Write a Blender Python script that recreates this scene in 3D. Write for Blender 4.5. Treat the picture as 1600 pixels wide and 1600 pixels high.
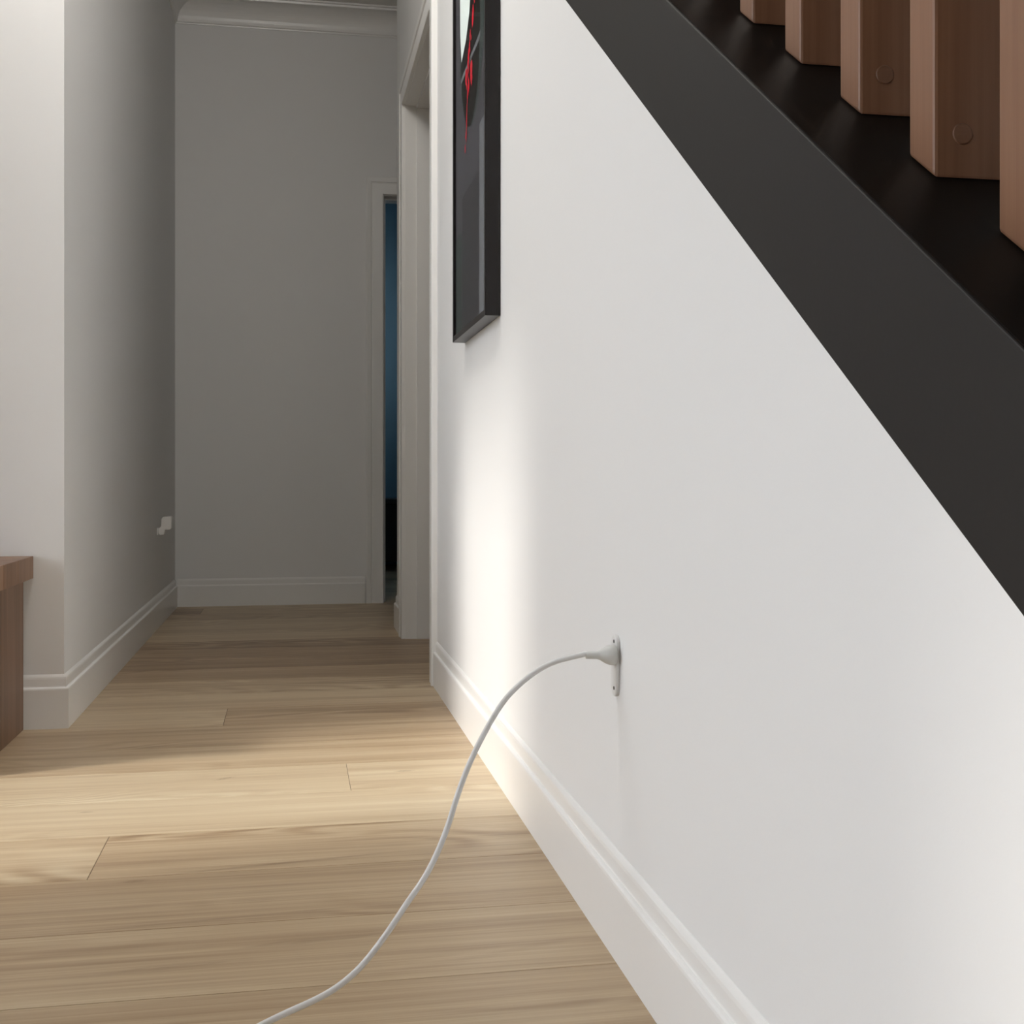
import bpy, bmesh, math, random
from mathutils import Vector, Matrix

for o in list(bpy.data.objects):
    bpy.data.objects.remove(o, do_unlink=True)
S = bpy.context.scene
C = S.collection

# ------------------------------------------------------------------ camera
cd = bpy.data.cameras.new('camera')
cd.sensor_fit = 'HORIZONTAL'
cd.sensor_width = 36.0
cd.lens = 1850.0 / 1600.0 * 36.0
cd.shift_x = 0.0
cd.shift_y = -55.0 / 1600.0
cd.clip_start = 0.02
cam = bpy.data.objects.new('camera', cd)
cam.location = (0, 0, 0.63)
cam.rotation_euler = (math.radians(90), 0, -math.atan(340.0 / 1850.0))
C.objects.link(cam)
S.camera = cam

# ------------------------------------------------------------------ light
W = bpy.data.worlds.new('sky')
S.world = W
W.use_nodes = True
bg = W.node_tree.nodes['Background']
bg.inputs['Color'].default_value = (0.93, 0.98, 1.05, 1)
SKY, GLOW, GLOW_N = 5.2, 6.0, 9.0          # even overcast sky with a broad bright patch round the veiled sun
GLOW_AZ, GLOW_EL = 24.0, 36.0
_g = (-math.cos(math.radians(GLOW_EL)) * math.cos(math.radians(GLOW_AZ)), -math.cos(math.radians(GLOW_EL)) * math.sin(math.radians(GLOW_AZ)), math.sin(math.radians(GLOW_EL)))
wn, wl = W.node_tree.nodes, W.node_tree.links
_tc = wn.new('ShaderNodeTexCoord')
_dot = wn.new('ShaderNodeVectorMath'); _dot.operation = 'DOT_PRODUCT'; _dot.inputs[1].default_value = _g
wl.new(_tc.outputs['Generated'], _dot.inputs[0])
_mx = wn.new('ShaderNodeMath'); _mx.operation = 'MAXIMUM'; _mx.inputs[1].default_value = 0.0
wl.new(_dot.outputs['Value'], _mx.inputs[0])
_pw = wn.new('ShaderNodeMath'); _pw.operation = 'POWER'; _pw.inputs[1].default_value = GLOW_N
wl.new(_mx.outputs[0], _pw.inputs[0])
_ma = wn.new('ShaderNodeMath'); _ma.operation = 'MULTIPLY_ADD'; _ma.inputs[1].default_value = GLOW; _ma.inputs[2].default_value = SKY
wl.new(_pw.outputs[0], _ma.inputs[0])
wl.new(_ma.outputs[0], bg.inputs['Strength'])

sd = bpy.data.lights.new('sun', 'SUN')
sd.energy = 3.1
sd.angle = math.radians(7)
sd.color = (1.0, 0.95, 0.88)
sun = bpy.data.objects.new('sun', sd)
_e, _p = math.radians(36), math.radians(17)
_d = Vector((math.cos(_e) * math.cos(_p), math.cos(_e) * math.sin(_p), -math.sin(_e)))
sun.rotation_euler = _d.to_track_quat('-Z', 'Y').to_euler()
sun.location = (-6, 0, 4)
C.objects.link(sun)


def portal(name, y0, y1, z0, z1, x, direction):
    l = bpy.data.lights.new(name, 'AREA')
    l.shape = 'RECTANGLE'
    l.size, l.size_y = (y1 - y0), (z1 - z0)
    l.cycles.is_portal = True
    o = bpy.data.objects.new(name, l)
    o.location = (x, (y0 + y1) / 2, (z0 + z1) / 2) if x is not None else ((y0 + y1) / 2, YB - 0.16, (z0 + z1) / 2)
    o.rotation_euler = Vector(direction).to_track_quat('-Z', 'Z').to_euler()
    C.objects.link(o)


XW, XL, YA, YF, ZC = 0.423, -0.569, 3.13, 5.94, 2.94   # right wall, hall left wall, bench wall, far wall, ceiling
XS = -2.20                                             # window side
SLOT = (1.33, 2.25, 0.0, 2.88)
BIG = (-1.0, -0.2, 0.0, 2.75)
YB = -2.80                                             # wall behind the viewer
portal('window_light_narrow', SLOT[0], SLOT[1], SLOT[2], SLOT[3], XS - 0.16, (1, 0, 0))
portal('window_light_wide', BIG[0], BIG[1], BIG[2], BIG[3], XS - 0.16, (1, 0, 0))
portal('added_window_light_bedroom', 6.9, 8.0, 1.2, 2.3, 1.71, (-1, 0, 0))

# unseen globe light added over the entry to brighten the dark hall
FILL_LAMP = (-0.22, 2.48, ZC)
ld = bpy.data.lights.new('added_fill_lamp', 'POINT')
ld.shadow_soft_size = 0.17
ld.energy = 36.0
ld.color = (1.0, 0.965, 0.91)
lo_ = bpy.data.objects.new('added_fill_lamp', ld)
lo_.location = (FILL_LAMP[0], FILL_LAMP[1], ZC - 0.27)
C.objects.link(lo_)

S.view_settings.view_transform = 'Standard'
S.view_settings.look = 'None'
S.view_settings.gamma = 1.0
S.view_settings.exposure = 0.0
S.view_settings.use_curve_mapping = False


# ------------------------------------------------------------------ materials
def srgb(r, g, b):
    f = lambda c: (c / 255 / 12.92) if c / 255 <= 0.04045 else ((c / 255 + 0.055) / 1.055) ** 2.4
    return (f(r), f(g), f(b), 1)


def mat(name, col, rough=0.5, spec=0.5, metal=0.0, bump=0.0, bscale=300.0, var=0.0):
    m = bpy.data.materials.new(name)
    m.use_nodes = True
    nt = m.node_tree
    p = nt.nodes['Principled BSDF']
    p.inputs['Base Color'].default_value = col
    p.inputs['Roughness'].default_value = rough
    p.inputs['Specular IOR Level'].default_value = spec
    p.inputs['Metallic'].default_value = metal
    tc = nt.nodes.new('ShaderNodeTexCoord')
    if bump:
        n = nt.nodes.new('ShaderNodeTexNoise')
        n.inputs['Scale'].default_value = bscale
        n.inputs['Detail'].default_value = 3
        nt.links.new(tc.outputs['Object'], n.inputs['Vector'])
        b = nt.nodes.new('ShaderNodeBump')
        b.inputs['Strength'].default_value = bump
        b.inputs['Distance'].default_value = 0.001
        nt.links.new(n.outputs['Fac'], b.inputs['Height'])
        nt.links.new(b.outputs['Normal'], p.inputs['Normal'])
    if var:
        n = nt.nodes.new('ShaderNodeTexNoise')
        n.inputs['Scale'].default_value = 2.5
        n.inputs['Detail'].default_value = 4
        nt.links.new(tc.outputs['Object'], n.inputs['Vector'])
        r = nt.nodes.new('ShaderNodeMapRange')
        r.inputs['To Min'].default_value = 1 - var
        r.inputs['To Max'].default_value = 1 + var
        nt.links.new(n.outputs['Fac'], r.inputs['Value'])
        v = nt.nodes.new('ShaderNodeVectorMath')
        v.operation = 'SCALE'
        v.inputs[0].default_value = col[:3]
        nt.links.new(r.outputs['Result'], v.inputs['Scale'])
        nt.links.new(v.outputs['Vector'], p.inputs['Base Color'])
    return m


def wood(name, stops, axis='Z', stretch=(1.2, 30.0), rough=0.42, plank_attr=False, spec=0.5, wave=0.0, bump=0.12, knots=()):
    """stained timber; grain runs along `axis`"""
    m = bpy.data.materials.new(name)
    m.use_nodes = True
    nt = m.node_tree
    N, L = nt.nodes, nt.links
    p = N['Principled BSDF']
    p.inputs['Roughness'].default_value = rough
    p.inputs['Specular IOR Level'].default_value = spec
    tc = N.new('ShaderNodeTexCoord')
    src = tc.outputs['Object']
    at = None
    if plank_attr:
        at = N.new('ShaderNodeAttribute')
        at.attribute_name = 'plank'
        cmb = N.new('ShaderNodeCombineXYZ')
        for i, k in enumerate((37.0, 11.0, 5.0)):
            mu = N.new('ShaderNodeMath'); mu.operation = 'MULTIPLY'
            mu.inputs[1].default_value = k
            L.new(at.outputs['Fac'], mu.inputs[0])
            L.new(mu.outputs[0], cmb.inputs[i])
        ad = N.new('ShaderNodeVectorMath'); ad.operation = 'ADD'
        L.new(src, ad.inputs[0]); L.new(cmb.outputs[0], ad.inputs[1])
        src = ad.outputs[0]
    lo, hi = stretch

    def sv(a, b):
        mp = N.new('ShaderNodeMapping')
        s = [b, b, b]
        s['XYZ'.index(axis)] = a
        mp.inputs['Scale'].default_value = s
        L.new(src, mp.inputs['Vector'])
        return mp.outputs['Vector']

    def noise(vec, detail, dist, rough_=0.55):
        n = N.new('ShaderNodeTexNoise')
        n.inputs['Scale'].default_value = 1.0
        n.inputs['Detail'].default_value = detail
        n.inputs['Roughness'].default_value = rough_
        n.inputs['Distortion'].default_value = dist
        L.new(vec, n.inputs['Vector'])
        return n.outputs['Fac']

    def mix(a, b, f):
        x = N.new('ShaderNodeMix'); x.data_type = 'FLOAT'
        x.inputs['Factor'].default_value = f
        L.new(a, x.inputs['A']); L.new(b, x.inputs['B'])
        return x.outputs['Result']
    broad = noise(sv(lo * 0.55, hi * 0.55), 3, 0.35)
    fine = noise(sv(lo * 2.2, hi * 5.0), 3, 0.1, 0.6)
    mid = noise(sv(lo * 1.1, hi * 1.7), 4, 0.8)
    fac = mix(mix(broad, mid, 0.38), fine, 0.26)
    if wave:
        # contour lines of a slow noise: the arched figure of flat-sawn boards
        slow = noise(sv(lo * 1.5, hi * 0.17), 1.8, 0.4, 0.45)
        mu = N.new('ShaderNodeMath'); mu.operation = 'MULTIPLY'; mu.inputs[1].default_value = 80.0
        L.new(slow, mu.inputs[0])
        sn = N.new('ShaderNodeMath'); sn.operation = 'SINE'
        L.new(mu.outputs[0], sn.inputs[0])
        mask = noise(sv(lo * 0.9, hi * 0.13), 1.5, 0.3)
        mk = N.new('ShaderNodeMapRange')
        mk.inputs['From Min'].default_value = 0.46; mk.inputs['From Max'].default_value = 0.60
        L.new(mask, mk.inputs['Value'])
        am = N.new('ShaderNodeMath'); am.operation = 'MULTIPLY'
        L.new(sn.outputs[0], am.inputs[0]); L.new(mk.outputs['Result'], am.inputs[1])
        mr = N.new('ShaderNodeMapRange')
        mr.inputs['From Min'].default_value = -1; mr.inputs['From Max'].default_value = 1
        L.new(am.outputs[0], mr.inputs['Value'])
        fac = mix(fac, mr.outputs['Result'], wave)
    if plank_attr:
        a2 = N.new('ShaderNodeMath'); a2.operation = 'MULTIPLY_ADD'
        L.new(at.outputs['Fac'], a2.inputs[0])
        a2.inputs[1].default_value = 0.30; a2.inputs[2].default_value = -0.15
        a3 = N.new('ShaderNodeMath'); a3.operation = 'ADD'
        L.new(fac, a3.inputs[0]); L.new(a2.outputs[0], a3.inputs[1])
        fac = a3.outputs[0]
    cr = N.new('ShaderNodeValToRGB')
    e = cr.color_ramp.elements
    e[0].position, e[0].color = stops[0]
    e[1].position, e[1].color = stops[-1]
    for pos, col in stops[1:-1]:
        x = e.new(pos); x.color = col
    L.new(fac, cr.inputs['Fac'])
    colour = cr.outputs['Color']
    for (kx, ky, ka, kb, kt, ks) in knots:
        # a knot or dark mineral streak: a stretched spot with rings, at a fixed place in the boards
        mp = N.new('ShaderNodeMapping'); mp.vector_type = 'TEXTURE'
        mp.inputs['Location'].default_value = (kx, ky, 0)
        mp.inputs['Rotation'].default_value = (0, 0, kt)
        mp.inputs['Scale'].default_value = (ka, kb, 1)
        L.new(tc.outputs['Object'], mp.inputs['Vector'])
        wob = N.new('ShaderNodeTexNoise'); wob.inputs['Scale'].default_value = 1.3; wob.inputs['Detail'].default_value = 3
        L.new(mp.outputs['Vector'], wob.inputs['Vector'])
        ln = N.new('ShaderNodeVectorMath'); ln.operation = 'LENGTH'
        L.new(mp.outputs['Vector'], ln.inputs[0])
        dd = N.new('ShaderNodeMath'); dd.operation = 'ADD'
        L.new(ln.outputs['Value'], dd.inputs[0]); L.new(wob.outputs['Fac'], dd.inputs[1])
        fo = N.new('ShaderNodeMapRange'); fo.interpolation_type = 'SMOOTHSTEP'
        fo.inputs['From Min'].default_value = 1.5; fo.inputs['From Max'].default_value = 0.55
        L.new(dd.outputs[0], fo.inputs['Value'])
        rg = N.new('ShaderNodeMath'); rg.operation = 'SINE'
        r2 = N.new('ShaderNodeMath'); r2.operation = 'MULTIPLY'; r2.inputs[1].default_value = 16.0
        L.new(dd.outputs[0], r2.inputs[0]); L.new(r2.outputs[0], rg.inputs[0])
        r3 = N.new('ShaderNodeMath'); r3.operation = 'MULTIPLY_ADD'; r3.inputs[1].default_value = 0.3 * ks; r3.inputs[2].default_value = 0.7 * ks
        L.new(rg.outputs[0], r3.inputs[0])
        r4 = N.new('ShaderNodeMath'); r4.operation = 'MULTIPLY'
        L.new(r3.outputs[0], r4.inputs[0]); L.new(fo.outputs['Result'], r4.inputs[1])
        cm = N.new('ShaderNodeMix'); cm.data_type = 'RGBA'
        L.new(r4.outputs[0], cm.inputs['Factor']); L.new(colour, cm.inputs[6])
        cm.inputs[7].default_value = srgb(104, 78, 56)
        colour = cm.outputs[2]
    L.new(colour, p.inputs['Base Color'])
    b = N.new('ShaderNodeBump')
    b.inputs['Strength'].default_value = bump
    b.inputs['Distance'].default_value = 0.0008
    L.new(fine, b.inputs['Height'])
    L.new(b.outputs['Normal'], p.inputs['Normal'])
    return m


def glass_mat(name, gloss=1.0, tint=(1, 1, 1, 1)):
    m = bpy.data.materials.new(name)
    m.use_nodes = True
    nt = m.node_tree
    N, L = nt.nodes, nt.links
    N.remove(N['Principled BSDF'])
    t = N.new('ShaderNodeBsdfTransparent'); t.inputs['Color'].default_value = tint
    g = N.new('ShaderNodeBsdfGlossy'); g.inputs['Roughness'].default_value = 0.03
    f = N.new('ShaderNodeFresnel'); f.inputs['IOR'].default_value = 1.45
    mu = N.new('ShaderNodeMath'); mu.operation = 'MULTIPLY'; mu.inputs[1].default_value = gloss
    L.new(f.outputs[0], mu.inputs[0])
    x = N.new('ShaderNodeMixShader')
    L.new(mu.outputs[0], x.inputs[0]); L.new(t.outputs[0], x.inputs[1]); L.new(g.outputs[0], x.inputs[2])
    L.new(x.outputs[0], N['Material Output'].inputs['Surface'])
    return m


M = {}
M['wall'] = mat('white_wall_paint', (0.79, 0.79, 0.785, 1), 0.55, 0.35, bump=0.05, bscale=260)
M['ceiling'] = mat('ceiling_paint', (0.82, 0.81, 0.78, 1), 0.7, 0.3)
M['trim'] = mat('white_gloss_trim', (0.83, 0.825, 0.81, 1), 0.30, 0.5)
M['plastic'] = mat('white_plastic', (0.80, 0.79, 0.77, 1), 0.35, 0.5)
M['plug'] = mat('white_plug_plastic', (0.60, 0.60, 0.575, 1), 0.38, 0.5)
M['plate'] = mat('white_plate_plastic', (0.70, 0.695, 0.685, 1), 0.4, 0.4)
M['cable'] = mat('white_cable', (0.72, 0.72, 0.71, 1), 0.4, 0.45)
M['dark_hole'] = mat('dark_screw', (0.05, 0.05, 0.05, 1), 0.5)
M['black'] = mat('black_satin_paint', srgb(40, 38, 37), 0.5, 0.2, bump=0.04, bscale=180, var=0.05)
M['frame'] = mat('black_picture_frame', (0.011, 0.0085, 0.009, 1), 0.32, 0.4)
M['cap'] = mat('near_black_satin', (0.005, 0.0038, 0.003, 1), 0.45, 0.06)
M['tread'] = mat('dark_stained_tread', (0.02, 0.013, 0.009, 1), 0.4)
M['blue'] = mat('blue_room_paint', (0.17, 0.31, 0.40, 1), 0.6)
M['darkwood'] = mat('near_black_timber', (0.012, 0.011, 0.011, 1), 0.5)
M['alu'] = mat('dark_window_frame', (0.03, 0.03, 0.032, 1), 0.4)
M['paving'] = mat('outdoor_paving', (0.35, 0.34, 0.32, 1), 0.8, bump=0.2, bscale=60)
M['pane'] = glass_mat('clear_glass')
M['pane_picture'] = glass_mat('picture_glass', 0.10)
KNOTS = [(-0.143, 2.540, 0.030, 0.012, 0.5, 0.55), (0.232, 2.536, 0.028, 0.012, 0.0, 0.55), (-0.385, 2.332, 0.022, 0.007, 0.0, 0.6),
         (-0.245, 1.920, 0.030, 0.010, 0.1, 0.6), (-0.02, 1.966, 0.30, 0.0075, 0.13, 0.55), (0.33, 1.995, 0.13, 0.006, 0.0, 0.4),
         (-0.10, 1.735, 0.36, 0.006, 0.08, 0.4), (0.02, 1.63, 0.17, 0.018, 0.06, 0.35), (-0.16, 1.575, 0.14, 0.016, 0.05, 0.3)]
M['floor'] = wood('pale_oak_planks', [
    (0.29, srgb(132, 108, 83)), (0.41, srgb(163, 139, 110)), (0.51, srgb(182, 160, 130)),
    (0.62, srgb(197, 178, 148)), (0.75, srgb(211, 196, 168))],
    'X', (0.95, 32.0), 0.40, True, 0.45, wave=0.16, bump=0.08, knots=KNOTS)
M['gap'] = mat('plank_gap', (0.16, 0.125, 0.09, 1), 0.8)
M['batten'] = wood('walnut_batten', [
    (0.25, srgb(104, 68, 46)), (0.45, srgb(129, 91, 66)), (0.62, srgb(143, 104, 78)), (0.8, srgb(158, 119, 92))],
    'Z', (1.2, 26.0), 0.42, False, 0.45, bump=0.1)
M['plug_wood'] = wood('walnut_plug', [
    (0.3, srgb(108, 74, 52)), (0.7, srgb(136, 99, 75))], 'X', (20, 60), 0.4)
M['bench'] = wood('brown_bench_timber', [
    (0.25, srgb(86, 62, 46)), (0.42, srgb(110, 82, 63)), (0.6, srgb(132, 101, 79)), (0.78, srgb(148, 118, 95))],
    'Z', (1.3, 16.0), 0.4, True, 0.45, bump=0.1)
M['bench_top'] = wood('brown_bench_top_timber', [
    (0.25, srgb(96, 70, 53)), (0.42, srgb(122, 92, 71)), (0.6, srgb(146, 112, 88)), (0.78, srgb(162, 130, 105))],
    'Z', (3.0, 16.0), 0.4, True, 0.45, bump=0.1)


# ------------------------------------------------------------------ mesh helpers
def link(name, bm, m, parent=None, smooth=False):
    me = bpy.data.meshes.new(name)
    bmesh.ops.recalc_face_normals(bm, faces=bm.faces[:])
    bm.to_mesh(me)
    bm.free()
    for x in (m if isinstance(m, (list, tuple)) else [m]):
        me.materials.append(x)
    if smooth:
        for p in me.polygons:
            p.use_smooth = True
    o = bpy.data.objects.new(name, me)
    C.objects.link(o)
    if parent is not None:
        o.parent = parent
        o.matrix_parent_inverse = Matrix.Identity(4)
    return o


def offset(bm, v):
    bmesh.ops.translate(bm, verts=bm.verts[:], vec=Vector(v))
    return bm


def add_box(bm, x0, x1, y0, y1, z0, z1, bev=0.0, mi=0, seg=2):
    t = bmesh.new()
    bmesh.ops.create_cube(t, size=1.0)
    for v in t.verts:
        v.co = Vector((x0 + (v.co.x + 0.5) * (x1 - x0), y0 + (v.co.y + 0.5) * (y1 - y0), z0 + (v.co.z + 0.5) * (z1 - z0)))
    if bev:
        bmesh.ops.bevel(t, geom=t.edges[:], offset=bev, segments=seg, affect='EDGES', profile=0.5)
    merge(bm, t, mi)


def merge(bm, t, mi=None):
    mp = {}
    for v in t.verts:
        mp[v] = bm.verts.new(v.co)
    for f in t.faces:
        try:
            g = bm.faces.new([mp[v] for v in f.verts])
            g.material_index = f.material_index if mi is None else mi
            g.smooth = f.smooth
        except ValueError:
            pass
    t.free()


def box(x0, x1, y0, y1, z0, z1, bev=0.0):
    bm = bmesh.new()
    add_box(bm, x0, x1, y0, y1, z0, z1, bev)
    return bm


def prism(bm, poly, fn, d0, d1, bev=0.0, mi=0):
    """polygon (2D) extruded between d0 and d1; fn(u, v, d) -> 3D"""
    t = bmesh.new()
    a = [t.verts.new(fn(u, v, d0)) for u, v in poly]
    b = [t.verts.new(fn(u, v, d1)) for u, v in poly]
    n = len(poly)
    t.faces.new(a); t.faces.new(b[::-1])
    for i in range(n):
        t.faces.new([a[i], b[i], b[(i + 1) % n], a[(i + 1) % n]])
    bmesh.ops.recalc_face_normals(t, faces=t.faces[:])
    if bev:
        bmesh.ops.bevel(t, geom=t.edges[:], offset=bev, segments=2, affect='EDGES', profile=0.5)
    merge(bm, t, mi)


YZ = lambda u, v, d: Vector((d, u, v))       # polygon in (Y, Z), depth along X
XZ = lambda u, v, d: Vector((u, d, v))
XY = lambda u, v, d: Vector((u, v, d))


def sweep(path, prof, side=1):
    """closed profile (off, z) swept along a plan path of (x, y) points with mitred corners; off goes to the left of travel * side"""
    bm = bmesh.new()
    n = len(path)
    rows = []
    for i, p in enumerate(path):
        p = Vector(p)
        d0 = (p - Vector(path[i - 1])).normalized() if i > 0 else None
        d1 = (Vector(path[i + 1]) - p).normalized() if i < n - 1 else None
        n0 = Vector((-d0.y, d0.x)) * side if d0 else None
        n1 = Vector((-d1.y, d1.x)) * side if d1 else None
        if n0 is None: m = n1
        elif n1 is None: m = n0
        else:
            m = (n0 + n1).normalized()
            m = m / max(0.2, m.dot(n0))
        rows.append([bm.verts.new((p.x + m.x * o, p.y + m.y * o, z)) for o, z in prof])
    k = len(prof)
    for i in range(n - 1):
        for j in range(k):
            bm.faces.new([rows[i][j], rows[i + 1][j], rows[i + 1][(j + 1) % k], rows[i][(j + 1) % k]])
    bm.faces.new(rows[0]); bm.faces.new(rows[-1][::-1])
    return bm


def uframe(a, b, h, prof, fn, z0=0.0):
    """architrave: profile (u outward, v proud) round the left, top and right of an opening a..b x z0..h"""
    bm = bmesh.new()
    cols = []
    for u, v in prof:
        cols.append([bm.verts.new(fn(a - u, z0, v)), bm.verts.new(fn(a - u, h + u, v)),
                     bm.verts.new(fn(b + u, h + u, v)), bm.verts.new(fn(b + u, z0, v))])
    k = len(prof)
    for j in range(k):
        for s in range(3):
            bm.faces.new([cols[j][s], cols[j][s + 1], cols[(j + 1) % k][s + 1], cols[(j + 1) % k][s]])
    bm.faces.new([c[0] for c in cols]); bm.faces.new([c[3] for c in cols][::-1])
    return bm


def tube(pts, r, nseg=16, sub=6):
    """smooth round cable along control points (Catmull-Rom)"""
    P = [Vector(p) for p in pts]
    path = []
    for i in range(len(P) - 1):
        p0 = P[max(0, i - 1)]; p1 = P[i]; p2 = P[i + 1]; p3 = P[min(len(P) - 1, i + 2)]
        for s in range(sub):
            t = s / sub
            path.append(0.5 * ((2 * p1) + (p2 - p0) * t + (2 * p0 - 5 * p1 + 4 * p2 - p3) * t * t + (3 * p1 - p0 - 3 * p2 + p3) * t ** 3))
    path.append(P[-1])
    for _ in range(3):
        path = [path[0]] + [(path[i - 1] + 2 * path[i] + path[i + 1]) / 4 for i in range(1, len(path) - 1)] + [path[-1]]
    bm = bmesh.new()
    rows = []
    up = Vector((0, 0, 1))
    prev = None
    for i, p in enumerate(path):
        d = (path[min(i + 1, len(path) - 1)] - path[max(i - 1, 0)]).normalized()
        if prev is None:
            x = d.cross(up).normalized()
        else:
            x = (prev - d * prev.dot(d)).normalized()
        prev = x
        y = d.cross(x)
        rows.append([bm.verts.new(p + (x * math.cos(2 * math.pi * j / nseg) + y * math.sin(2 * math.pi * j / nseg)) * r) for j in range(nseg)])
    for i in range(len(rows) - 1):
        for j in range(nseg):
            bm.faces.new([rows[i][j], rows[i + 1][j], rows[i + 1][(j + 1) % nseg], rows[i][(j + 1) % nseg]]).smooth = True
    bm.faces.new(rows[0]); bm.faces.new(rows[-1][::-1])
    return bm


def lathe(prof, fn, nseg=32):
    """prof: (axial, radius); fn(axial, a, b) -> 3D"""
    bm = bmesh.new()
    rows = []
    for ax, r in prof:
        rows.append([bm.verts.new(fn(ax, r * math.cos(2 * math.pi * j / nseg), r * math.sin(2 * math.pi * j / nseg))) for j in range(nseg)])
    for i in range(len(rows) - 1):
        for j in range(nseg):
            bm.faces.new([rows[i][j], rows[i + 1][j], rows[i + 1][(j + 1) % nseg], rows[i][(j + 1) % nseg]])
    bm.faces.new(rows[0]); bm.faces.new(rows[-1][::-1])
    return bm


def tag(o, label=None, cat=None, group=None, kind=None):
    if label: o['label'] = label
    if cat: o['category'] = cat
    if group: o['group'] = group
    if kind: o['kind'] = kind
    return o


def struct(o, label, cat):
    return tag(o, label, cat, kind='structure')


def empty(name, loc):
    o = bpy.data.objects.new(name, None)
    o.empty_display_size = 0.05
    o.location = loc
    C.objects.link(o)
    return o


# ------------------------------------------------------------------ floor of individual planks in one mesh
rnd = random.Random(11)
PW, PL, Y0 = 0.228, 1.83, 1.94
joint = {0: -0.319, 2: 0.112, 5: -0.178}
shade = {0: (0.60, 0.36), 1: (0.92, 0.92), 2: (0.86, 0.84), -1: (0.36, 0.36), -2: (0.50, 0.5), -3: (0.45, 0.45), 3: (0.55, 0.6), 4: (0.42, 0.46), 5: (0.66, 0.25), 6: (0.62, 0.62)}  # plank tones; rows in the window beam lightened further to carry its brightness
bm = bmesh.new()
lay = bm.verts.layers.float.new('plank')
FX0, FX1 = -2.35, 1.75
g = 0.0005
for r in range(-25, 30):
    y0, y1 = Y0 + r * PW, Y0 + (r + 1) * PW
    j0 = joint.get(r, rnd.choice((0.62, 0.75, 0.9, 1.05, 1.15)) if -4 < r < 15 else rnd.uniform(-1, 0.8))
    while j0 > FX0:
        j0 -= PL
    x = j0
    while x < FX1:
        xa, xb = max(x, FX0), min(x + PL, FX1)
        if xb - xa > 0.01:
            val = rnd.random()
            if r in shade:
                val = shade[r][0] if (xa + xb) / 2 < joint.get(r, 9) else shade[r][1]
            rect = [(xa + g, y0 + g), (xb - g, y0 + g), (xb - g, y1 - g), (xa + g, y1 - g)]
            b = 0.0009
            inner = [(xa + b, y0 + b), (xb - b, y0 + b), (xb - b, y1 - b), (xa + b, y1 - b)]
            lo = [bm.verts.new((px, py, -0.0007)) for px, py in rect]
            hi = [bm.verts.new((px, py, 0.0)) for px, py in inner]
            for v in lo + hi:
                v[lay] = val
            bm.faces.new(hi)
            for i in range(4):
                bm.faces.new([lo[i], lo[(i + 1) % 4], hi[(i + 1) % 4], hi[i]])
        x += PL
# sub-floor slab under the planks
add_box(bm, FX0, FX1, Y0 - 25 * PW, Y0 + 30 * PW, -0.12, -0.0007, mi=1)
floor = link('floor', bm, [M['floor'], M['gap']])
struct(floor, 'pale oak plank floor running across the hallway', 'floor')

gr = struct(link('ground', box(-12, 12, -12, 12, -0.26, -0.13), M['paving']), 'grey paving outside the windows', 'ground')

# ------------------------------------------------------------------ stair geometry constants
PITCH = 0.699
low = lambda y: 1.388 + PITCH * (y - 1.834)      # lower edge of the black stringer
upp = lambda y: 0.707 + PITCH * (y - 0.632)      # its upper edge
y_floor = 1.834 - 1.388 / PITCH                  # where the lower edge meets the floor
y_ceil = 1.834 + (ZC - 1.388) / PITCH

# ------------------------------------------------------------------ walls
DR0, DR1, DRH = 3.632, 4.60, 2.076               # doorway in the right wall
WR_END = 4.965
bm = bmesh.new()
prism(bm, [(y_floor, 0), (DR0, 0), (DR0, low(DR0)), ], YZ, XW, XW + 0.11)
prism(bm, [(DR0, DRH), (DR1, DRH), (DR1, ZC), (y_ceil, ZC), (DR0, low(DR0))], YZ, XW, XW + 0.11)
prism(bm, [(DR1, 0), (WR_END, 0), (WR_END, ZC), (DR1, ZC)], YZ, XW, XW + 0.11)
# slightly raised seam down the wall under the power point
prism(bm, [(XW + 0.004, 1.528), (XW, 1.528), (XW - 0.0005, 1.519), (XW - 0.0005, 1.512), (XW, 1.503), (XW + 0.004, 1.503)], XY, 0.125, 0.36)
struct(link('wall_right', bm, M['wall']), 'white wall under the stairs on the right, with a power point', 'wall')

struct(link('wall_left', box(XL - 0.11, XL, YA, YF + 0.12, 0, ZC), M['wall']), 'shaded white wall along the left side of the hallway', 'wall')
struct(link('wall_front', box(XS - 0.15, XL - 0.11, YA, YA + 0.12, 0, ZC), M['wall']), 'white wall behind the brown bench, facing the room', 'wall')
DF0, DF1, DFH = 0.436, 1.256, 2.04               # doorway in the far wall
bm = bmesh.new()
prism(bm, [(XL, 0), (DF0, 0), (DF0, DFH), (DF1, DFH), (DF1, 0), (1.6, 0), (1.6, ZC), (XL, ZC)], XZ, YF, YF + 0.12)
struct(link('wall_far', bm, M['wall']), 'dim far wall at the end of the hallway', 'wall')

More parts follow.
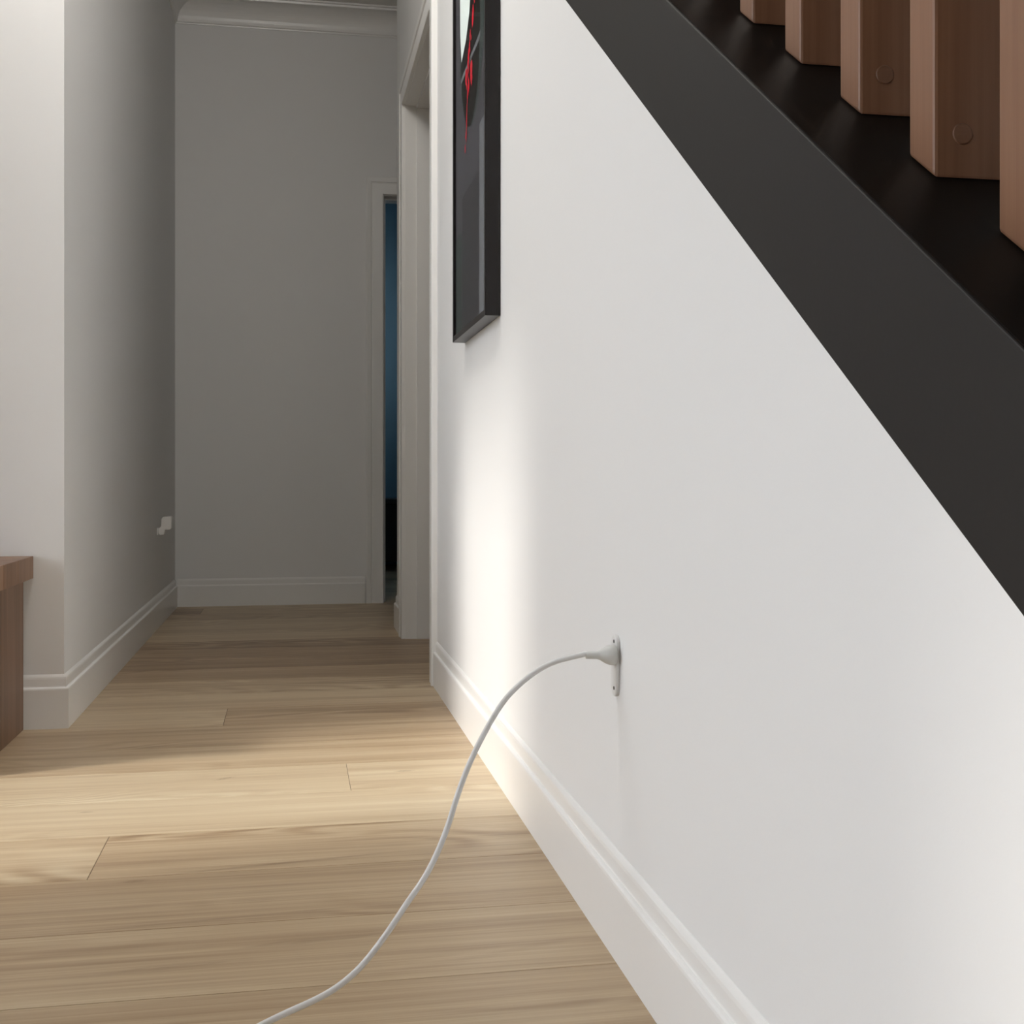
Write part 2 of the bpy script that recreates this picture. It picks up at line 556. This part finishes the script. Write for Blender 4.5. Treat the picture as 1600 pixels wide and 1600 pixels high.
# window side of the room (left of the picture): one wall with two openings
bm = bmesh.new()
a, b = XS - 0.15, XS
add_box(bm, a, b, YB, BIG[0], 0, ZC)
add_box(bm, a, b, BIG[1], SLOT[0], 0, ZC)
add_box(bm, a, b, SLOT[1], YA, 0, ZC)
add_box(bm, a, b, BIG[0], BIG[1], BIG[3], ZC)
add_box(bm, a, b, SLOT[0], SLOT[1], SLOT[3], ZC)
struct(link('wall_window', bm, M['wall']), 'white window wall left of the bench', 'wall')
bm = box(XS - 0.15, 1.75, YB - 0.15, YB, 0, 5.3)
struct(link('wall_behind', bm, M['wall']), 'white wall behind the viewer', 'wall')
struct(link('wall_stair', box(1.6, 1.75, YB, 6.06, 0, 5.2), M['wall']), 'wall on the far side of the stairs', 'wall')
struct(link('wall_corridor', box(XW + 0.11, 1.6, WR_END - 0.11, WR_END, 0, ZC), M['wall']), 'side wall of the cross corridor', 'wall')
struct(link('wall_stair_back', box(XW + 0.11, 1.6, WR_END - 0.11, WR_END, ZC + 0.1, 5.2), M['wall']), 'wall above the stair head', 'wall')
struct(link('ceiling', box(XS - 0.15, XW + 0.11, YB, YF + 0.12, ZC, ZC + 0.1), M['ceiling']), 'white ceiling over the hallway', 'ceiling')
bm = box(XW + 0.11, 1.6, WR_END - 0.11, YF + 0.12, ZC, ZC + 0.1)
struct(link('ceiling_corridor', bm, M['ceiling']), 'ceiling of the cross corridor', 'ceiling')
bm = box(XW - 0.05, 1.75, YB, WR_END, 5.2, 5.3)
add_box(bm, XW, XW + 0.11, YB, WR_END, ZC + 0.1, 5.2)
struct(link('ceiling_stairwell', bm, M['ceiling']), 'ceiling of the stairwell', 'ceiling')

# blue room past the far door
bm = bmesh.new()
bx0, bx1, by0, by1 = -0.5, 1.6, YF + 0.12, 8.5
add_box(bm, bx0 - 0.1, bx1 + 0.1, by1, by1 + 0.1, 0, 2.7)
add_box(bm, bx0 - 0.1, bx0, by0, by1, 0, 2.7)
add_box(bm, bx1, bx1 + 0.1, by0, 6.9, 0, 2.7)
add_box(bm, bx1, bx1 + 0.1, 8.0, by1, 0, 2.7)
add_box(bm, bx1, bx1 + 0.1, 6.9, 8.0, 0, 1.2)
add_box(bm, bx1, bx1 + 0.1, 6.9, 8.0, 2.3, 2.7)
struct(link('wall_bedroom', bm, M['blue']), 'dark blue walls seen through the far door', 'wall')
struct(link('ceiling_bedroom', box(bx0 - 0.1, bx1 + 0.1, by0, by1 + 0.1, 2.7, 2.8), M['blue']), 'ceiling of the blue room', 'ceiling')

# ------------------------------------------------------------------ skirting, cornice
BB = [(0, 0), (0.0125, 0), (0.0125, 0.0965), (0.0118, 0.1000), (0.0098, 0.1022), (0.0064, 0.1035), (0.0058, 0.1060),
      (0.0058, 0.1230), (0.0050, 0.1275), (0.0030, 0.1310), (0.0010, 0.1338), (0, 0.1345)]
struct(link('baseboard_right', sweep([(XW, y_floor + 0.19), (XW, DR0 - 0.086)], BB, 1), M['trim']), 'white stepped skirting along the right wall', 'skirting board')
struct(link('baseboard_right_end', sweep([(XW, DR1 + 0.086), (XW, WR_END), (XW + 0.11, WR_END), (1.6, WR_END)], BB, 1), M['trim']), 'short skirting past the doorway on the right', 'skirting board')
struct(link('baseboard_left', sweep([(XL, YF), (XL, YA), (XS, YA)], BB, 1), M['trim']), 'white stepped skirting turning the corner of the left wall', 'skirting board')
struct(link('baseboard_far', sweep([(XL + 0.0125, YF), (DF0 - 0.09, YF)], BB, -1), M['trim']), 'white skirting across the far wall', 'skirting board')

z = ZC
CV = [(0, z - 0.113), (0.006, z - 0.113), (0.007, z - 0.108), (0.013, z - 0.104)]
for i in range(0, 11):                      # concave cove
    t = math.radians(90 * i / 10)
    CV.append((0.013 + 0.088 * (1 - math.cos(t)), z - 0.104 + 0.086 * math.sin(t)))
CV += [(0.108, z - 0.017), (0.110, z - 0.008), (0.120, z - 0.007), (0.121, z), (0, z)]
struct(link('trim_1', sweep([(XL, YA + 0.01), (XL, YF), (1.6, YF)], CV, -1), M['trim']), 'white coved cornice at the ceiling of the hallway', 'cornice')

# ------------------------------------------------------------------ door frames
ARC = [(0, 0), (0, 0.0125), (0.003, 0.0145), (0.052, 0.0145), (0.055, 0.0120), (0.058, 0.0120), (0.061, 0.0175),
       (0.081, 0.0185), (0.085, 0.0165), (0.086, 0.0)]


def doorway(name, label, a, b, h, face, inward, depth, fn):
    root = empty(name, fn((a + b) / 2, 0, 0))
    base = Vector(root.location)
    tag(root, label, 'door frame', kind='structure')
    link('architrave', offset(uframe(a - 0.0, b + 0.0, h, ARC, fn), -base), M['trim'], root)
    j = bmesh.new()
    P = lambda u, v, d: fn(u, v, d)
    # lining: two jambs and a head, 20 mm thick, inside the opening
    for poly in ([(a, 0), (a + 0.004, 0), (a + 0.004, h - 0.004), (a, h - 0.004)], [(b - 0.004, 0), (b, 0), (b, h - 0.004), (b - 0.004, h - 0.004)],
                 [(a, h - 0.004), (b, h - 0.004), (b, h), (a, h)]):
        prism(j, poly, P, 0.0, -depth)
    link('jamb', offset(j, -base), M['trim'], root)
    s = bmesh.new()
    for poly in ([(a + 0.004, 0), (a + 0.015, 0), (a + 0.015, h - 0.015), (a + 0.004, h - 0.015)],
                 [(b - 0.015, 0), (b - 0.004, 0), (b - 0.004, h - 0.015), (b - 0.015, h - 0.015)],
                 [(a + 0.004, h - 0.015), (b - 0.004, h - 0.015), (b - 0.004, h - 0.004), (a + 0.004, h - 0.004)]):
        prism(s, poly, P, -0.045, -depth, 0.0008)
    link('door_stop', offset(s, -base), M['trim'], root)
    return root


doorway('door_1', 'white frame of the open doorway in the right wall', DR0, DR1, DRH, XW, 1, 0.11, lambda u, v, d: Vector((XW - d, u, v)))
doorway('door_2', 'white frame of the far door into the dark blue room', DF0, DF1, DFH, YF, 1, 0.12, lambda u, v, d: Vector((u, YF - d, v)))


def window(name, label, y0, y1, z0, z1, xo, xi, mull=()):
    root = empty(name, ((xo + xi) / 2, (y0 + y1) / 2, z0))
    tag(root, label, 'window', kind='structure')
    base = Vector(root.location)
    w = 0.04
    f = bmesh.new()
    add_box(f, xo, xi, y0, y0 + w, z0, z1)
    add_box(f, xo, xi, y1 - w, y1, z0, z1)
    add_box(f, xo, xi, y0 + w, y1 - w, z1 - w, z1)
    add_box(f, xo, xi, y0 + w, y1 - w, z0, z0 + 0.02)
    for m_ in mull:
        add_box(f, xo, xi, m_ - w / 2, m_ + w / 2, z0 + 0.02, z1 - w)
    link('window_frame', offset(f, -base), M['alu'], root)
    xs = (xo + xi) / 2
    link('pane', offset(box(xs - 0.003, xs + 0.003, y0 + w, y1 - w, z0 + 0.02, z1 - w), -base), M['pane'], root)


window('window_1', 'narrow tall window left of the bench', SLOT[0], SLOT[1], SLOT[2], SLOT[3], XS - 0.15, XS - 0.11)
window('window_2', 'wide glass doors beside the viewer', BIG[0], BIG[1], BIG[2], BIG[3], XS - 0.13, XS - 0.09, ())
window('added_window', 'unseen window added to light the blue room', 6.9, 8.0, 1.2, 2.3, 1.63, 1.67)  # unseen opening put in to give the blue walls their top light

# ------------------------------------------------------------------ staircase
SX0, SX1 = 0.4222, 0.60
st = empty('staircase', (SX0, y_floor, 0))
tag(st, 'timber staircase with a broad black sloping side board above the white wall', 'staircase')
sb = Vector(st.location)
bm = bmesh.new()
CAP = 0.0015
yu_floor = 0.632 - (0.707 - CAP) / PITCH
yu_end = 3.60
prism(bm, [(yu_floor, 0.0), (y_floor, 0.0), (yu_end, low(yu_end)), (yu_end, upp(yu_end) - CAP)], YZ, SX0, SX1, 0.0013)
link('stringer', offset(bm, -sb), M['black'], st)
bm = bmesh.new()
prism(bm, [(yu_floor + 0.02, upp(yu_floor + 0.02) - CAP), (yu_end, upp(yu_end) - CAP), (yu_end, upp(yu_end)), (yu_floor + 0.02, upp(yu_floor + 0.02))], YZ, SX0 + 0.0016, SX1)
cp_ = link('stringer_cap', offset(bm, -sb), M['cap'], st)
cp_['label'] = 'near black satin top face of the sloping board'
rise, going = 0.182, 0.182 / PITCH
yn = yu_floor + 0.16
trd, rsr = [], []
for k in range(14):
    zt = rise * (k + 1)
    yy = yn + going * k
    if yy + going > 3.6:
        break
    o = link('tread', offset(box(SX1, 1.597, yy - 0.02, yy + going, zt - 0.035, zt, 0.003), -sb), M['tread'], st)
    o = link('riser', offset(box(SX1, 1.597, yy, yy + 0.018, zt - rise, zt - 0.035), -sb), M['tread'], st)

# ------------------------------------------------------------------ added fill light fixture, out of view
cl = empty('added_ceiling_light', FILL_LAMP)
tag(cl, 'unseen white globe light added under the ceiling to brighten the hall', 'ceiling light')
c = lathe([(0.0, 0.075), (0.022, 0.075), (0.034, 0.060), (0.100, 0.052)], lambda a_, u, v: Vector((u, v, -a_)), 48)
link('ceiling_cup', c, M['trim'], cl)
c = lathe([(0.270 - 0.165 * math.cos(math.pi * q / 24), 0.165 * math.sin(math.pi * q / 24) + 0.0005) for q in range(25)], lambda a_, u, v: Vector((u, v, -a_)), 48)
em = bpy.data.materials.new('added_opal_globe'); em.use_nodes = True
_n, _l = em.node_tree.nodes, em.node_tree.links
_n.remove(_n['Principled BSDF'])
_t = _n.new('ShaderNodeBsdfTransparent'); _e2 = _n.new('ShaderNodeEmission'); _a = _n.new('ShaderNodeAddShader')
_t.inputs['Color'].default_value = (0.97, 0.97, 0.97, 1)
_e2.inputs['Color'].default_value = (1.0, 0.965, 0.91, 1); _e2.inputs['Strength'].default_value = 1.0
_l.new(_t.outputs[0], _a.inputs[0]); _l.new(_e2.outputs[0], _a.inputs[1]); _l.new(_a.outputs[0], _n['Material Output'].inputs['Surface'])
link('globe', c, em, cl, smooth=True)

# ------------------------------------------------------------------ battens of the stair screen
BX0, BX1, BW, BP, BY = 0.497, 0.585, 0.040, 0.1257, 0.859


def batten_mesh():
    """foot cut on the stair pitch; origin at the near corner of the foot, on the stringer"""
    t = bmesh.new()
    top = 1.02
    prism(t, [(0, 0), (BW, PITCH * BW), (BW, top), (0, top)], YZ, 0, BX1 - BX0, 0.0028)
    return t


GRP = 'battens of the stair screen'
labels = {
    -1: 'brown timber stair batten at the right edge of the photo, partly cut off',
    0: 'brown timber stair batten second from the right edge, widest lit face fully in view',
    1: 'brown timber stair batten with a round plug on its dark side, middle of five',
    2: 'brown timber stair batten second from the top of the black board',
    3: 'brown timber stair batten with the shortest piece in view, highest up the stair',
}
first = None
for k in range(-3, 15):
    y = BY + BP * k
    if first is None:
        o = link('stair_batten', batten_mesh(), M['batten'])
        first = o
    else:
        o = first.copy()
        C.objects.link(o)
    o.location = (BX0, y, upp(y) + 0.0003)
    if k in labels:
        o['label'] = labels[k]
    elif k > 3:
        o['label'] = 'brown timber stair batten higher up the stair than the photo shows'
    else:
        o['label'] = 'brown timber stair batten lower down the stair than the photo shows'
    o['category'] = 'stair batten'
    o['group'] = GRP
    if k >= -1:
        hz = {1: (0.034, 0.037), 0: (0.034, 0.036)}.get(k)
        if hz:
            c = lathe([(0.0, 0.0085), (0.0016, 0.0085), (0.0022, 0.0078), (0.0022, 0.002)], lambda a_, u, v: Vector((hz[0] + u - 0.010, -a_ + 0.0012, hz[1] + v)), 24)
            cp = link('screw_plug', c, M['plug_wood'], o)

# ------------------------------------------------------------------ picture on the right wall
PY0, PY1, PZ0, PZ1, PX = 2.432, 2.945, 0.966, 1.90, 0.390
pic = empty('framed_picture', (XW - 0.0012, (PY0 + PY1) / 2, PZ0))
tag(pic, 'tall black framed dark print with red splashes hanging on the white wall', 'picture')
pb = Vector(pic.location)
bm = bmesh.new()
fw = 0.014
B_ = XW - 0.0012
for poly in ([(PY0, PZ0), (PY1, PZ0), (PY1 - fw, PZ0 + fw), (PY0 + fw, PZ0 + fw)],
             [(PY1, PZ0), (PY1, PZ1), (PY1 - fw, PZ1 - fw), (PY1 - fw, PZ0 + fw)],
             [(PY1, PZ1), (PY0, PZ1), (PY0 + fw, PZ1 - fw), (PY1 - fw, PZ1 - fw)],
             [(PY0, PZ1), (PY0, PZ0), (PY0 + fw, PZ0 + fw), (PY0 + fw, PZ1 - fw)]):
    prism(bm, poly, YZ, PX, B_, 0.0008)
link('frame', offset(bm, -pb), M['frame'], pic)
XP = PX + 0.0065
pm = [mat('print_charcoal', srgb(74, 74, 79), 0.75, 0.06, var=0.2), mat('print_black', srgb(19, 19, 18), 0.75, 0.06, var=0.3),
      mat('print_pale_mint', srgb(238, 250, 246), 0.75, 0.06), mat('print_red', srgb(214, 30, 52), 0.75, 0.06, var=0.25),
      mat('print_reflection_grey', srgb(112, 115, 120), 0.75, 0.06, var=0.2), mat('print_slate_green', srgb(56, 66, 64), 0.75, 0.06), mat('print_dark', srgb(58, 58, 61), 0.75, 0.06, var=0.15)]
bm = bmesh.new()
add_box(bm, XP, XP + 0.002, PY0 + 0.012, PY1 - 0.012, PZ0 + 0.012, PZ1 - 0.012)
lvl = [0]


def flat(poly, mi):
    lvl[0] += 1
    d = XP - 0.00004 * lvl[0]
    f = bm.faces.new([bm.verts.new((d, u, v)) for u, v in poly])
    f.material_index = mi


def ell(cy, cz, ry, rz, mi, n=48, tilt=0.0):
    flat([(cy + ry * math.cos(2 * math.pi * i / n) + tilt * rz * math.sin(2 * math.pi * i / n), cz + rz * math.sin(2 * math.pi * i / n)) for i in range(n)], mi)


i0, i1, z0_, z1_ = PY0 + 0.0135, PY1 - 0.0135, PZ0 + 0.0135, PZ1 - 0.0135
flat([(i0, z0_), (i0 + 0.105, z0_), (i0 + 0.105, 1.40), (i0, 1.40)], 4)          # reflection in the glass painted as a pale band, near side
flat([(i1 - 0.10, z0_), (i1, z0_), (i1, 1.22), (i1 - 0.10, 1.22)], 5)
flat([(i0 + 0.118, z0_), (i1 - 0.112, z0_), (i1 - 0.112, 1.30), (i0 + 0.118, 1.30)], 6)          # darker lower field
ell(2.672, 1.665, 0.190, 0.235, 5, tilt=0.05)
ell(2.690, 1.640, 0.150, 0.205, 1, tilt=0.05)
flat([(2.615, 1.885), (2.70, 1.70), (2.755, 1.655), (2.83, 1.628), (2.852, 1.70), (2.86, 1.885)], 2)   # pale mint shape, upper far side
flat([(2.842, 1.590), (2.835, 1.581), (2.545, 1.583), (2.536, 1.598)], 4)
flat([(2.846, 1.589), (2.832, 1.577), (2.700, 1.580), (2.540, 1.586), (2.534, 1.599), (2.700, 1.588)], 4)
pr = random.Random(5)


def blot(cy, cz, r, stretch=1.5):
    n_ = 11
    flat([(cy + r * (0.65 + 0.6 * pr.random()) * math.cos(2 * math.pi * q / n_), cz + r * stretch * (0.65 + 0.6 * pr.random()) * math.sin(2 * math.pi * q / n_)) for q in range(n_)], 3)


for i in range(34):                      # broken red trail running down the middle
    t = i / 33
    cy = 2.585 + 0.125 * t + 0.018 * math.sin(9 * t) + pr.uniform(-0.020, 0.020)
    cz = 1.88 - 0.36 * t
    blot(cy, cz, pr.uniform(0.004, 0.013), 1.4)
for cy, cz, r in ((2.74, 1.565, 0.016), (2.66, 1.555, 0.020), (2.70, 1.535, 0.012), (2.655, 1.535, 0.014), (2.70, 1.60, 0.013)):
    blot(cy, cz, r, 1.3)
for i in range(9):
    blot(2.715 + 0.003 * i + pr.uniform(-0.003, 0.003), 1.525 - 0.0125 * i, pr.uniform(0.003, 0.006), 2.6)
blot(2.752, 1.400, 0.007, 1.5); blot(2.748, 1.425, 0.003)
me_o = link('print', offset(bm, -pb), pm, pic)
link('glazing', offset(box(PX + 0.0028, PX + 0.0042, PY0 + 0.012, PY1 - 0.012, PZ0 + 0.012, PZ1 - 0.012), -pb), M['pane_picture'], pic)

# ------------------------------------------------------------------ power point and cord on the right wall
op = empty('power_outlet', (XW, 1.518, 0.379))
tag(op, 'narrow white power point on the right wall behind the plug', 'power outlet')
ob = Vector(op.location)
yc = 1.524
poly = []
for cy, cz, a0 in ((yc, 0.4065, 0), (yc, 0.3515, 180)):
    for i in range(13):
        t = math.radians(a0 + 180 * i / 12)
        poly.append((cy + 0.0135 * math.cos(t), cz + 0.0135 * math.sin(t)))
bm = bmesh.new()
prism(bm, poly, YZ, XW - 0.0055, XW, 0.0015)
link('plate', offset(bm, -ob), M['plate'], op)
for zz in (0.3495, 0.4115):
    c = lathe([(0, 0.0024), (0.0006, 0.0024), (0.0008, 0.0018)], lambda a_, u, v: Vector((XW - 0.0055 - a_, 1.522 + u, zz + v)), 16)
    link('screw', offset(c, -ob), M['dark_hole'], op)

pc = empty('power_lead', (XW - 0.006, 1.515, 0.395))
tag(pc, 'white power cord plugged into the right wall, looping down over the floor', 'power cord')
qb = Vector(pc.location)
prof = [(0.0, 0.0122), (0.0012, 0.0132), (0.008, 0.0130), (0.0115, 0.0118), (0.016, 0.0094), (0.0205, 0.0066), (0.024, 0.0054), (0.0380, 0.0051), (0.0390, 0.0046)]
c = lathe(prof, lambda a_, u, v: Vector((XW - 0.006 - a_, 1.515 + u + 0.10 * a_, 0.395 + v * (1.04 if v < 0 else 0.97))), 32)
link('plug', offset(c, -qb), M['plug'], pc, smooth=True)
cord = [(0.3815, 1.5183, 0.3963), (0.3770, 1.5189, 0.3961), (0.3586, 1.5182, 0.3925), (0.3389, 1.5188, 0.3879), (0.3201, 1.5192, 0.3800), (0.3027, 1.5173, 0.3699),
        (0.2849, 1.5134, 0.3570), (0.2680, 1.5084, 0.3418), (0.2516, 1.5012, 0.3215), (0.2387, 1.4934, 0.3031), (0.2265, 1.4835, 0.2854),
        (0.2119, 1.4730, 0.2595), (0.1989, 1.4611, 0.2319), (0.1859, 1.4472, 0.2008), (0.1707, 1.4327, 0.1723), (0.1532, 1.4156, 0.1487),
        (0.1308, 1.3974, 0.1267), (0.1073, 1.3773, 0.1026)]
_th = math.atan(340 / 1850)
# the last stretch sinks towards the floor as it comes forward
CORD_TAIL = [(0.0830, 1.3710, 0.0750), (0.0640, 1.3610, 0.0610), (0.0430, 1.3530, 0.0500), (0.0200, 1.3420, 0.0440), (-0.0070, 1.3280, 0.0400), (-0.0340, 1.3130, 0.0355)]
cord += CORD_TAIL
cord += [(-0.075, 1.288, 0.028), (-0.13, 1.25, 0.016), (-0.19, 1.20, 0.0055), (-0.26, 1.13, 0.0038), (-0.34, 1.02, 0.0038), (-0.40, 0.85, 0.0038), (-0.43, 0.60, 0.0038)]
link('cable', offset(tube(cord, 0.0036), -qb), M['cable'], pc)

# ------------------------------------------------------------------ small plug-in unit on the left hall wall
ad = empty('plug_adapter', (XL, 5.2, 0.43))
tag(ad, 'small white plug-in unit on the left hall wall near the far corner', 'plug')
ab = Vector(ad.location)
bm = bmesh.new()
add_box(bm, XL, XL + 0.006, 5.172, 5.228, 0.384, 0.415, 0.002)
link('wall_plate', offset(bm, -ab), M['plastic'], ad)
bm = bmesh.new()
prism(bm, [(XL + x_, z_) for x_, z_ in ((.017, .452), (.024, .4610), (.056, .4625), (.060, .452), (.0585, .412), (.050, .4055), (.033, .407), (.029, .386), (.012, .384), (.006, .390), (.006, .412), (.0155, .420))], XZ, 5.174, 5.226, 0.0025)
link('body', offset(bm, -ab), M['plastic'], ad)

# ------------------------------------------------------------------ bench against the front wall
bn = empty('bench', (-1.37, 2.86, 0))
tag(bn, 'brown timber bench with a thick top against the white wall at the left edge', 'bench')
nb = Vector(bn.location)
LF = YA - 0.0125


def boards(name, m, cuts, x0, x1, z0, z1, par):
    """boards side by side along Y, each with a hairline joint"""
    t = bmesh.new()
    ly = t.verts.layers.float.new('plank')
    for i in range(len(cuts) - 1):
        k0 = len(t.verts)
        add_box(t, x0, x1, cuts[i] + 0.0003, cuts[i + 1] - 0.0003, z0, z1, 0.0012)
        t.verts.ensure_lookup_table()
        val = rnd.random()
        for v in t.verts[k0:]:
            v[ly] = val
    return link(name, offset(t, -nb), m, par)


boards('bench_top', M['bench_top'], [2.60, 2.70, 2.822, 2.965, YA - 0.001], XS + 0.10, -0.642, 0.376, 0.432, bn)
boards('end_panel', M['bench'], [2.63, 2.75, 2.888, LF - 0.0005], -0.703, -0.663, 0.0, 0.376, bn)
boards('end_panel', M['bench'], [2.63, 2.75, 2.888, LF - 0.0005], XS + 0.12, XS + 0.16, 0.0, 0.376, bn)

# ------------------------------------------------------------------ dark chest in the blue room
ch = empty('dark_chest', (0.75, 8.2, 0))
tag(ch, 'dark low chest standing inside the blue room past the far door', 'chest')
hb = Vector(ch.location)
link('body', offset(box(0.30, 1.25, 7.95, 8.47, 0.06, 0.45, 0.006), -hb), M['darkwood'], ch)
link('lid', offset(box(0.28, 1.27, 7.93, 8.48, 0.45, 0.48, 0.004), -hb), M['darkwood'], ch)
for lx in (0.34, 1.21):
    for ly_ in (7.99, 8.42):
        link('leg', offset(box(lx - 0.025, lx + 0.025, ly_ - 0.025, ly_ + 0.025, 0, 0.06), -hb), M['darkwood'], ch)
